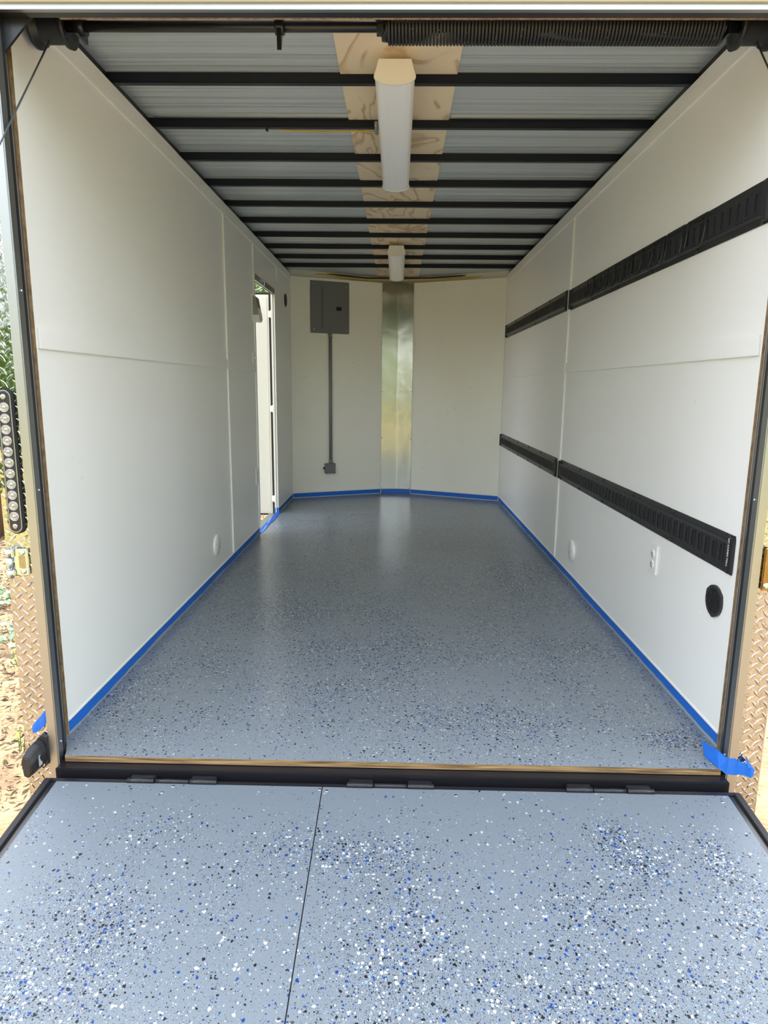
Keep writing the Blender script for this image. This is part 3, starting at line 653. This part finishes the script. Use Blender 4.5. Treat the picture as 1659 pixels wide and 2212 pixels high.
# ------------------------------------------------------------------ E-tracks on right wall
def e_track(y0, y1, zc, label, loops=None, text=False):
    t = thing('cargo_track', label, 'cargo track', (A_, (y0+y1)/2, zc-.06), 0, 'black cargo tracks on the right wall')
    h = .060; X = A_
    mb = MB(); 
    prof = [(X-.0002, zc-h), (X-.003, zc-h), (X-.003, zc-.042), (X-.013, zc-.036), (X-.013, zc+.036), (X-.003, zc+.042), (X-.003, zc+h), (X-.0002, zc+h)]
    mb.prism(prof, 1, y0, y1); 
    n = int((y1-y0-.06)/.049)
    rim = lambda yc, zh, w, x, dx: None
    y = y0+.05
    while y < y1-.03:
        # raised slot rim
        for s_ in (-1, 1): mb.box(X-.0165, X-.0128, y+s_*.0095-.0022, y+s_*.0095+.0022, zc-.026, zc+.026)
        mb.box(X-.0165, X-.0128, y-.0117, y+.0117, zc+.026, zc+.030); mb.box(X-.0165, X-.0128, y-.0117, y+.0117, zc-.030, zc-.026)
        y += .049
    for zz in (zc-.055, zc+.055):    # edge scallop tabs
        y = y0+.05
        while y < y1-.02:
            mb.lathe((X-.003, y, zz), (-1, 0, 0), [(0, .005), (.001, .0045)], 8); y += .147
    nf = len(mb.bm.faces); y = y0+.05
    while y < y1-.03: mb.box(X-.0136, X-.0128, y-.0074, y+.0074, zc-.026, zc+.026); y += .049
    mb.bm.faces.ensure_lookup_table()
    for f_ in mb.bm.faces[nf:]: f_.material_index = 1
    mb.build('rail', [M['track'], M['track_dark']], t)
    k = int((y1-y0)/.40)
    for i in range(k+1):
        yy = y0+.03+(y1-y0-.06)*i/k
        for zz in (zc-.052, zc+.052): MB().lathe((X-.003, yy, zz), (-1, 0, 0), [(0, .0085), (.003, .0075), (.0042, .003)], 12).build('bolt', M['black_plastic'], t)
    for yy in (y0, y1):   # end caps
        a = yy-.004 if yy == y0 else yy-.014
        MB().box(X-.0175, X-.0003, a, a+.018, zc-h+.006, zc+h-.006, .002).build('end_cap', M['black_plastic'], t)
    if text:
        cu = bpy.data.curves.new('lettering', 'FONT'); cu.body = 'DC CARGO MALL'; cu.size = .0108; cu.extrude = .0002; cu.align_x = 'CENTER'; cu.align_y = 'CENTER'
        tmp = bpy.data.objects.new('tmp', cu); dg = bpy.context.evaluated_depsgraph_get()
        COL.objects.link(tmp); dg.update(); me = bpy.data.meshes.new_from_object(tmp.evaluated_get(dg)); COL.objects.unlink(tmp)
        # text reads downwards, faces -x
        Mx = Matrix(((0, 0, -1, 0), (0, 1, 0, 0), (1, 0, 0, 0), (0, 0, 0, 1)))
        # text +x -> -z ; text +y -> away from opening ... face normal -> -x
        Mx = Matrix(((0, 0, -1, 0), (0, -1, 0, 0), (-1, 0, 0, 0), (0, 0, 0, 1)))
        me.transform(Matrix.Translation((X-.0178, y0+.0055, zc+.010)) @ Mx)
        me.transform(WM[t.name].inverted()); me.materials.clear(); me.materials.append(M['white_text'])
        o = bpy.data.objects.new('lettering', me); COL.objects.link(o); o.parent = t; o['label'] = 'white lettering on track end'
    if loops:
        for (yc, w) in loops:
            a = []
            zt, zb = zc+.050, zc-.047
            P = [(X-.019, yc-w, zt), (X-.021, yc-w, zc), (X-.024, yc-w, zb+.018)]
            for i in range(1, 7): an = math.pi/2*i/6; P.append((X-.026, yc-w+.018*(1-math.cos(an)), zb+.018-.018*math.sin(an)))
            for i in range(0, 7): an = math.pi/2*i/6; P.append((X-.026, yc+w-.018+.018*math.sin(an), zb+.018-.018*math.cos(an)))
            P += [(X-.021, yc+w, zc), (X-.019, yc+w, zt)]
            mb = MB(); mb.tube(P, .0028, 8)
            mb.box(X-.0185, X-.0166, yc-w-.006, yc+w+.006, zt-.004, zt+.004, .001)
            mb.build('tie_ring', M['track'], t)
    return t
ly = []
y = .455
for i in range(11):
    ly.append((y, .068 if i < 2 else .055)); y += .175 if i == 0 else (.155 if i == 1 else .112)
e_track(.035, 2.130, 1.604, 'upper black cargo track near the rear opening with U-shaped tie rings', loops=ly)
e_track(.022, 2.145, .608, 'lower black cargo track near the rear opening ending in white lettering', text=True)
e_track(2.215, 4.44, 1.612, 'upper black cargo track beyond the white batten, toward the front corner')
e_track(2.235, 4.50, .606, 'lower black cargo track beyond the white batten, toward the front corner')

# ------------------------------------------------------------------ small wall fittings
def round_cover(sx, y, z, r, label, m, screws=True):
    t = thing('cover_plate', label, 'cover plate', (sx*A_, y, z-r))
    MB().lathe((sx*(A_-.0002), y, z), (-sx, 0, 0), [(0, r), (.006, r), (.010, r*.93), (.010, .001)], 36).build('disc', m, t)
    if screws:
        for dz, dy in ((.012, -.028), (-.012, .022)): MB().lathe((sx*(A_-.0102), y+dy, z+dz), (-sx, 0, 0), [(0, .004), (.0015, .003)], 10).build('screw', M['chrome'], t)
    return t
round_cover(-1, 1.742, .194, .062, 'round white cover plate low on the left wall', M['trim'])
round_cover(1, 1.769, .187, .062, 'round white cover plate with two screws low on the right wall', M['trim'])
def outlet(sx, y, z, label):
    t = thing('power_outlet', label, 'outlet', (sx*A_, y, z-.057))
    X = lambda d: sx*(A_-d)
    MB().box(*sorted((X(.0002), X(.007))), y-.035, y+.035, z-.058, z+.058, .002).build('cover', M['white_plastic'], t)
    for dz in (.021, -.021):
        o = MB().lathe((X(.007), y, z+dz), (-sx, 0, 0), [(0, .0165), (.002, .016), (.002, .001)], 20).build('socket', M['white_plastic'], t)
        mb = MB()
        for dy in (-.0055, .0055): mb.box(*sorted((X(.0089), X(.0094))), y+dy-.0011, y+dy+.0011, z+dz-.003, z+dz+.006)
        mb.box(*sorted((X(.0089), X(.0094))), y-.002, y+.002, z+dz-.0095, z+dz-.006); mb.build('slots', M['track_dark'], o)
    return t
outlet(1, .604, .447, 'white double power outlet on the right wall below the lower cargo track')
outlet(-1, 2.865, .440, 'small white double power outlet low on the left wall beside the side doorway')
t = thing('light_switch', 'small white light switch on the left wall beside the side doorway', 'switch', (-A_, 2.86, 1.24))
MB().box(-A_+.0002, -A_+.007, 2.825, 2.895, 1.246, 1.325, .002).build('cover', M['white_plastic'], t)
MB().box(-A_+.007, -A_+.014, 2.855, 2.865, 1.278, 1.292, .001).build('toggle', M['white_plastic'], t)
# black vent
def vent(sx, y, z, r, label):
    t = thing('air_vent', label, 'vent', (sx*A_, y, z-r)); X = lambda d: sx*(A_-d)
    mb = MB(); pts = []
    for i in range(48):
        a = 2*math.pi*i/48; k = r*(1+.07*max(0, math.cos(3*(a-.5)))**8); pts.append((y+k*math.cos(a), z+k*math.sin(a)))
    mb.prism(pts, 0, *sorted((X(.0002), X(.008)))); mb.build('rim', M['black_plastic'], t)
    mb = MB()
    for i in range(9):
        zz = z-r*.62+i*r*1.24/8; hw = math.sqrt(max(0, (r*.74)**2-(zz-z)**2))
        if hw < .008: continue
        for s_ in (-1, 1):
            ya, yb = sorted((y+s_*.003, y+s_*hw)); mb.box(*sorted((X(.008), X(.0112))), ya, yb, zz-.0016, zz+.0016)
    mb.build('louvres', M['black_plastic'], t)
    MB().lathe((X(.008), y, z), (-sx, 0, 0), [(0, r*.78), (.0004, r*.78)], 32).build('grille', M['track_dark'], t)
    return t
vent(1, .104, .443, .050, 'round black louvred vent on the right wall near the rear opening')
vent(-1, 4.262, 1.853, .055, 'small round black vent on the left wall near the front corner')
# wall lamp beside door
t = thing('wall_lamp', 'white plastic wall lamp with smoky lens at the edge of the side doorway', 'wall lamp', (-A_, 2.93, 1.53))
mb = MB(); mb.prism([(-A_+.0002, 1.533), (-A_+.045, 1.533), (-A_+.056, 1.548), (-A_+.052, 1.585), (-A_+.030, 1.70), (-A_+.0002, 1.722)], 1, 2.832, 2.948); bmesh.ops.bevel(mb.bm, geom=mb.bm.edges[:], offset=.004, segments=2, affect='EDGES'); mb.build('housing', M['white_plastic'], t)
mb = MB(); mb.prism([(-A_+.012, 1.577), (-A_+.0525, 1.577), (-A_+.0325, 1.695), (-A_+.012, 1.707)], 1, 2.8295, 2.942); mb.build('lens', M['lens_grey'], t)

# ------------------------------------------------------------------ breaker panel on front left wall
ang = math.atan2(.38, .86)
def on_nose(s, off=0):
    dd = Vector((.86, .38, 0)).normalized(); nn = Vector((.38, -.86, 0)).normalized(); return Vector((-A_, LEN, 0))+dd*s+nn*off
p = on_nose(.39, .0005)
t = thing('breaker_panel', 'dark grey breaker panel on the front left wall', 'electrical panel', (p.x, p.y, 1.598), ang)
# local: x along wall, -y out into the room
w2 = .196
MB().box(-w2, w2, -.012, -.0002, .0, .483, .003).build('cover', M['panel_grey'], t, local=True)
MB().box(-.085, .128, -.0155, -.0121, .045, .435, .0015).build('frame', M['panel_grey'], t, local=True)
o = MB().box(-.079, .120, -.0195, -.0156, .053, .425, .003).build('door', M['panel_grey'], t, local=True)
MB().box(.060, .112, -.0215, -.0196, .215, .250, .001).build('latch', M['track_dark'], t, local=True)
for zz in (.13, .33): MB().box(-.086, -.078, -.022, -.0157, zz-.012, zz+.012, .001).build('hinge', M['panel_grey'], t, local=True)
for x, zz in ((-.165, .455), (.168, .44), (-.16, .035), (.170, .035)): MB().lathe((x, -.012, zz), (0, -1, 0), [(0, .0065), (.002, .006), (.003, .003)], 12).build('screw', M['chrome'], t, local=True)
p = on_nose(.388, .018)
t = thing('conduit_pipe', 'vertical grey conduit pipe below the breaker panel', 'pipe', (p.x, p.y, .338), ang)
mb = MB(); mb.cyl((0, 0, .002), (0, 0, 1.258), .0165, n=24); mb.build('pipe', M['pipe_grey'], t, local=True)
mb = MB(); mb.cyl((0, 0, .0), (0, 0, .035), .0195, n=24); mb.cyl((0, 0, 1.225), (0, 0, 1.2595), .0195, n=24); mb.build('coupling', M['pipe_grey'], t, local=True)
p = on_nose(.376, .0005)
t = thing('junction_box', 'small grey junction box at the bottom of the conduit pipe', 'junction box', (p.x, p.y, .238), ang)
MB().box(-.052, .052, -.040, -.0002, 0, .099, .004).build('box', M['pipe_grey'], t, local=True)
MB().box(-.054, .054, -.046, -.0405, -.002, .0995, .002).build('lid', M['panel_grey'], t, local=True)
MB().cyl((-.052, -.02, .052), (-.066, -.02, .052), .009, n=12).build('stub', M['rubber'], t, local=True)
for x in (-.044, .044):
    for zz in (.008, .091): MB().lathe((x, -.046, zz), (0, -1, 0), [(0, .004), (.001, .003)], 8).build('screw', M['rubber'], t, local=True)

# ------------------------------------------------------------------ side door
sd = thing('door_2', None, None, (-1.045, 3.35, 0), kind='structure')
# jambs (liner between inner and outer skins)
MB().box(-1.041, -A_-.0125, D1+.000, D1+.012, 0, DZ1).box(-1.036, -1.030, D1-.010, D1-.0002, 0, DZ1).build('jamb', M['bright_white'], sd)
MB().box(-1.041, -A_-.002, D0-.012, D0, 0, DZ1).build('jamb', M['bright_white'], sd)
MB().box(-A_-T-.001, -A_+.001, D0-.004, D1+.001, 1.832, DZ1+.002).box(-1.0412, -A_-T-.001, D0, D1, 1.842, DZ1+.010).box(-1.036, -1.030, D0, D1, 1.828, 1.842).build('head_jamb', M['alu_side'], sd)
MB().box(-1.10, -A_-.001, D0, D1, -.03, -.003).build('threshold', M['alu'], sd)
lf = bpy.data.objects.new('leaf', None)
yl = 3.80
lf = MB().box(-1.83, -1.078, yl, yl+.04, -.015, 1.838, .003).build('leaf', M['bright_white'], sd)
MB().box(-1.815, -1.092, yl-.004, yl-.0005, .0, 1.822, .001).build('inner_panel', M['bright_white'], lf)
MB().box(-1.840, -1.056, yl+.006, yl+.026, 1.840, 1.856).box(-1.0775, -1.058, yl+.006, yl+.026, -.018, 1.840).box(-1.84, -1.056, yl+.006, yl+.026, -.030, -.0165).build('weather_seal', M['rubber'], lf)
for z in (.12, .90, 1.68):
    MB().box(-1.080, -1.052, yl-.02, yl+.004, z-.025, z+.025, .002).cyl((-1.058, yl-.022, z-.03), (-1.058, yl-.022, z+.03), .006, n=10).build('hinge', M['white_plastic'], lf)
# hold-back hook on the head
t = thing('door_hook', 'small chrome hook and chain on the head of the side doorway', 'hook', (-A_+.01, 3.28, 1.84))
P = [(-A_+.014, 3.18, 1.865), (-A_+.02, 3.22, 1.855), (-A_+.012, 3.26, 1.835), (-A_-.02, 3.28, 1.815), (-1.06, 3.26, 1.80), (-1.10, 3.20, 1.79)]
MB().tube(P, .0035, 8).build('hook', M['chrome'], t)
MB().box(-A_+.0012, -A_+.008, 3.13, 3.22, 1.842, 1.868, .002).build('base', M['chrome'], t)

# ------------------------------------------------------------------ small nail pocks on painted walls
rnd = random.Random(21)
DL, DR = MB(), MB()
for (sx, y, z) in [(-1, rnd.uniform(.15, 2.0), rnd.uniform(.2, 2.0)) for _ in range(16)] + [(1, rnd.uniform(.15, 2.0), rnd.uniform(.2, 2.0)) for _ in range(18)] + [(1, rnd.uniform(2.3, 4.4), rnd.uniform(.2, 2.0)) for _ in range(8)]:
    if sx > 0 and (abs(z-1.604) < .08 or abs(z-.608) < .08): continue
    (DL if sx < 0 else DR).lathe((sx*(A_-.0001), y, z), (-sx, 0, 0), [(0, rnd.uniform(.003, .006)), (.0012, rnd.uniform(.001, .003))], 7)
for d_, w_ in ((DL, wl_), (DR, wr_)): tag(d_.build('filler_dots', M['caulk'], w_), kind='stuff')
for sx, w_ in ((-1, nl), (1, nr)):
    mb = MB()
    for _ in range(9):
        s_, z = rnd.uniform(.1, .85), rnd.uniform(.15, 1.5)
        d2 = Vector((-sx*.86, .38, 0)).normalized(); n2 = Vector((-sx*.38, -.86, 0)).normalized()
        if sx < 0 and .17 < s_ < .6: continue
        mb.lathe(Vector((sx*A_, LEN, z))+d2*s_-n2*.0002, n2, [(0, .004), (.001, .002)], 6)
    tag(mb.build('nail_heads', M['panel_grey'], w_), kind='stuff')

# ------------------------------------------------------------------ outdoors
mb = MB(); n = 60
rnd = random.Random(2)
def gz(x, y): return GZ + .02*math.sin(x*1.7+1)*math.cos(y*1.3) - .015
G = 40
xs = [-30+60*i/G for i in range(G+1)]; ys = [-30+60*i/G for i in range(G+1)]
V = [[mb.bm.verts.new((x, y, gz(x, y) if abs(x) > 1.5 else GZ-.02)) for y in ys] for x in xs]
for i in range(G):
    for j in range(G): mb.bm.faces.new((V[i][j], V[i+1][j], V[i+1][j+1], V[i][j+1])).smooth = True
struct('ground', mb, M['ground'])
# chassis under the floor
mb = MB(); mb.box(-1.0, 1.0, -.10, 4.4, -.16, -.092); o = mb.build('trim_20', M['black_steel']); o['kind'] = 'structure'

def litter(name, label, region, count, mats, smin, smax, cat):
    mb = MB(); rnd = random.Random(hash(name) % 1000 + 3 if False else len(name)); x0, x1, y0, y1 = region
    for k in range(count):
        x, y = rnd.uniform(x0, x1), rnd.uniform(y0, y1)
        L_ = rnd.uniform(smin, smax); W_ = L_*rnd.choice((.05, .08, .12, .3, .5)); a = rnd.uniform(0, math.pi*2); tl = rnd.uniform(-.5, .5)
        d = Vector((math.cos(a), math.sin(a), tl)).normalized(); s_ = Vector((-math.sin(a), math.cos(a), rnd.uniform(-.6, .6))).normalized()
        c = Vector((x, y, gz(x, y)+.012+rnd.random()*.02)); up = d.cross(s_)*L_*.12
        v = [mb.bm.verts.new(q) for q in (c-d*L_*.5, c-s_*W_*.5+up, c+d*L_*.5, c+s_*W_*.5+up)]
        f = mb.bm.faces.new(v); f.material_index = rnd.choices(range(len(mats)), weights=[4, 2, 3][:len(mats)])[0]
    o = mb.build(name, mats); return tag(o, label, cat, kind='stuff')
litter('leaf_litter', 'sunlit brown wood chips and dry leaves covering the ground left of the trailer', (-4.6, -1.12, .15, 6.5), 42000, [M['chip'], M['chip_l'], M['dark_leaf']], .01, .05, 'leaf litter')
litter('pine_needle_litter', 'sparse dry needles on the sandy ground right of the trailer', (1.15, 3.5, -.6, 4), 900, [M['chip'], M['chip_l'], M['dark_leaf']], .015, .05, 'leaf litter')

def leaf_cloud(mb, c, r, n, s, rnd):
    for k in range(n):
        v = Vector((rnd.gauss(0, 1), rnd.gauss(0, 1), rnd.gauss(0, 1))).normalized()*rnd.random()**.4
        p = Vector(c)+Vector((v.x*r[0], v.y*r[1], v.z*r[2]))
        a = Vector((rnd.gauss(0, 1), rnd.gauss(0, 1), rnd.gauss(0, 1))).normalized(); b = a.orthogonal().normalized(); L_ = s*rnd.uniform(.6, 1.3)
        vv = [mb.bm.verts.new(q) for q in (p-a*L_, p-b*L_*.45, p+a*L_, p+b*L_*.45)]; mb.bm.faces.new(vv)
def tree(label, x, y, h, r, n, s, trunk, seed, group=None, mt=None):
    rnd = random.Random(seed); t = thing('tree', label, 'tree', (x, y, GZ), 0, group)
    mb = MB()
    for k in range(7):
        leaf_cloud(mb, (x+rnd.uniform(-.6, .6)*r, y+rnd.uniform(-.6, .6)*r, h+rnd.uniform(-.5, .5)*r), (r*.55, r*.55, r*.5), n//7, s, rnd)
    mb.build('crown', mt or M['leaf'], t)
    MB().tube([(x, y, GZ-.1), (x+trunk*.2, y, h*.4), (x, y+.05, h)], trunk, 12).build('trunk', M['bark'], t)
    return t
def ivy(label, x, y, n, r, s, m, seed):
    rnd = random.Random(seed); t = thing('ivy_plant', label, 'plant', (x, y, GZ))
    mb = MB(); st = MB()
    for k in range(n):
        a = rnd.uniform(0, 2*math.pi); rr = r*math.sqrt(rnd.random()); p = Vector((x+rr*math.cos(a), y+rr*math.sin(a), gz(x, y)+rnd.uniform(.03, .16)))
        up = Vector((rnd.uniform(-.5, .5), rnd.uniform(-.9, .1), 1)).normalized(); d = up.orthogonal().normalized(); d.rotate(Matrix.Rotation(rnd.uniform(0, 6.28), 3, up)); e_ = up.cross(d)
        L_ = s*rnd.uniform(.7, 1.2)
        ring = [(1, 0), (.35, .35), (.1, .8), (-.35, .45), (-.7, .5), (-.45, 0), (-.7, -.5), (-.35, -.45), (.1, -.8), (.35, -.35)]
        vv = [mb.bm.verts.new(p+d*L_*a_*.6+e_*L_*b_*.6-up*L_*.12*abs(b_)) for a_, b_ in ring]; mb.bm.faces.new(vv)
        st.tube([(x+rr*.4*math.cos(a), y+rr*.4*math.sin(a), gz(x, y)), p-up*.003], .0018, 4)
    mb.build('leaves', m, t); st.build('stems', M['leaf'], t)
    return t
ivy('dark glossy ivy clump on the litter beside the left corner, level with the hinge', -2.75, 2.50, 60, .38, .075, M['ivy'], 4)
ivy('pale green ivy sprig lying on the litter just left of the diamond plate', -2.12, 1.62, 16, .20, .075, M['ivy'], 5)
ivy('bright yellow-green sprout on the litter below the ivy', -1.93, 1.28, 8, .06, .045, M['leaf_y'], 6)
ivy('tiny yellow-green sprout on the litter beside the black housing', -1.50, .52, 5, .05, .03, M['leaf_y'], 7)
tree('tree with brown trunk standing left behind the tail light', -4.05, 4.3, 4.6, 1.9, 2600, .07, .33, 11)
tree('leafy green tree seen through the side doorway above the door leaf', -3.0, 10.2, 3.0, 1.9, 9000, .07, .15, 12)
for i, (x, y, r) in enumerate(((-4.6, 7.5, 1.3), (-6.2, 5.0, 1.5))):
    rnd = random.Random(30+i); t = thing('shrub', ['dark shrub in the background beyond the left corner', 'wide shrub far left behind the brown tree trunk'][i], 'shrub', (x, y, GZ))
    mb = MB(); leaf_cloud(mb, (x, y, .5), (r, r, 1.1), 4000, .06, rnd); mb.build('foliage', M['leaf'], t)
    MB().tube([(x, y, GZ-.05), (x, y, .6)], .03, 6).build('stem', M['bark'], t)
# woodland around the place: seen only as reflections in the polished metal
mb = MB(); rnd = random.Random(77)
for (x, y, z, r) in ((-9, -11, 3.5, 3), (-4.5, -13, 4.2, 3.2), (1, -14, 1.6, 2.2), (6, -12.5, 3.6, 3.2), (10, -10, 3.2, 3), (-12, -6, 3.5, 3), (12.5, -5, 4, 3), (-3, -11, .8, 1.6), (-6.5, -10, .8, 1.6), (4, -11, .8, 1.5), (8, -9.5, .8, 1.6)):
    leaf_cloud(mb, (x, y, z), (r, r*.7, r*.95), 2600, .16, rnd)
    mb.tube([(x, y, GZ-.1), (x, y, z)], .2, 8)
o = mb.build('woodland', M['leaf']); tag(o, 'sunlit green woodland across the yard, mirrored in the diamond plate', 'trees', kind='stuff')
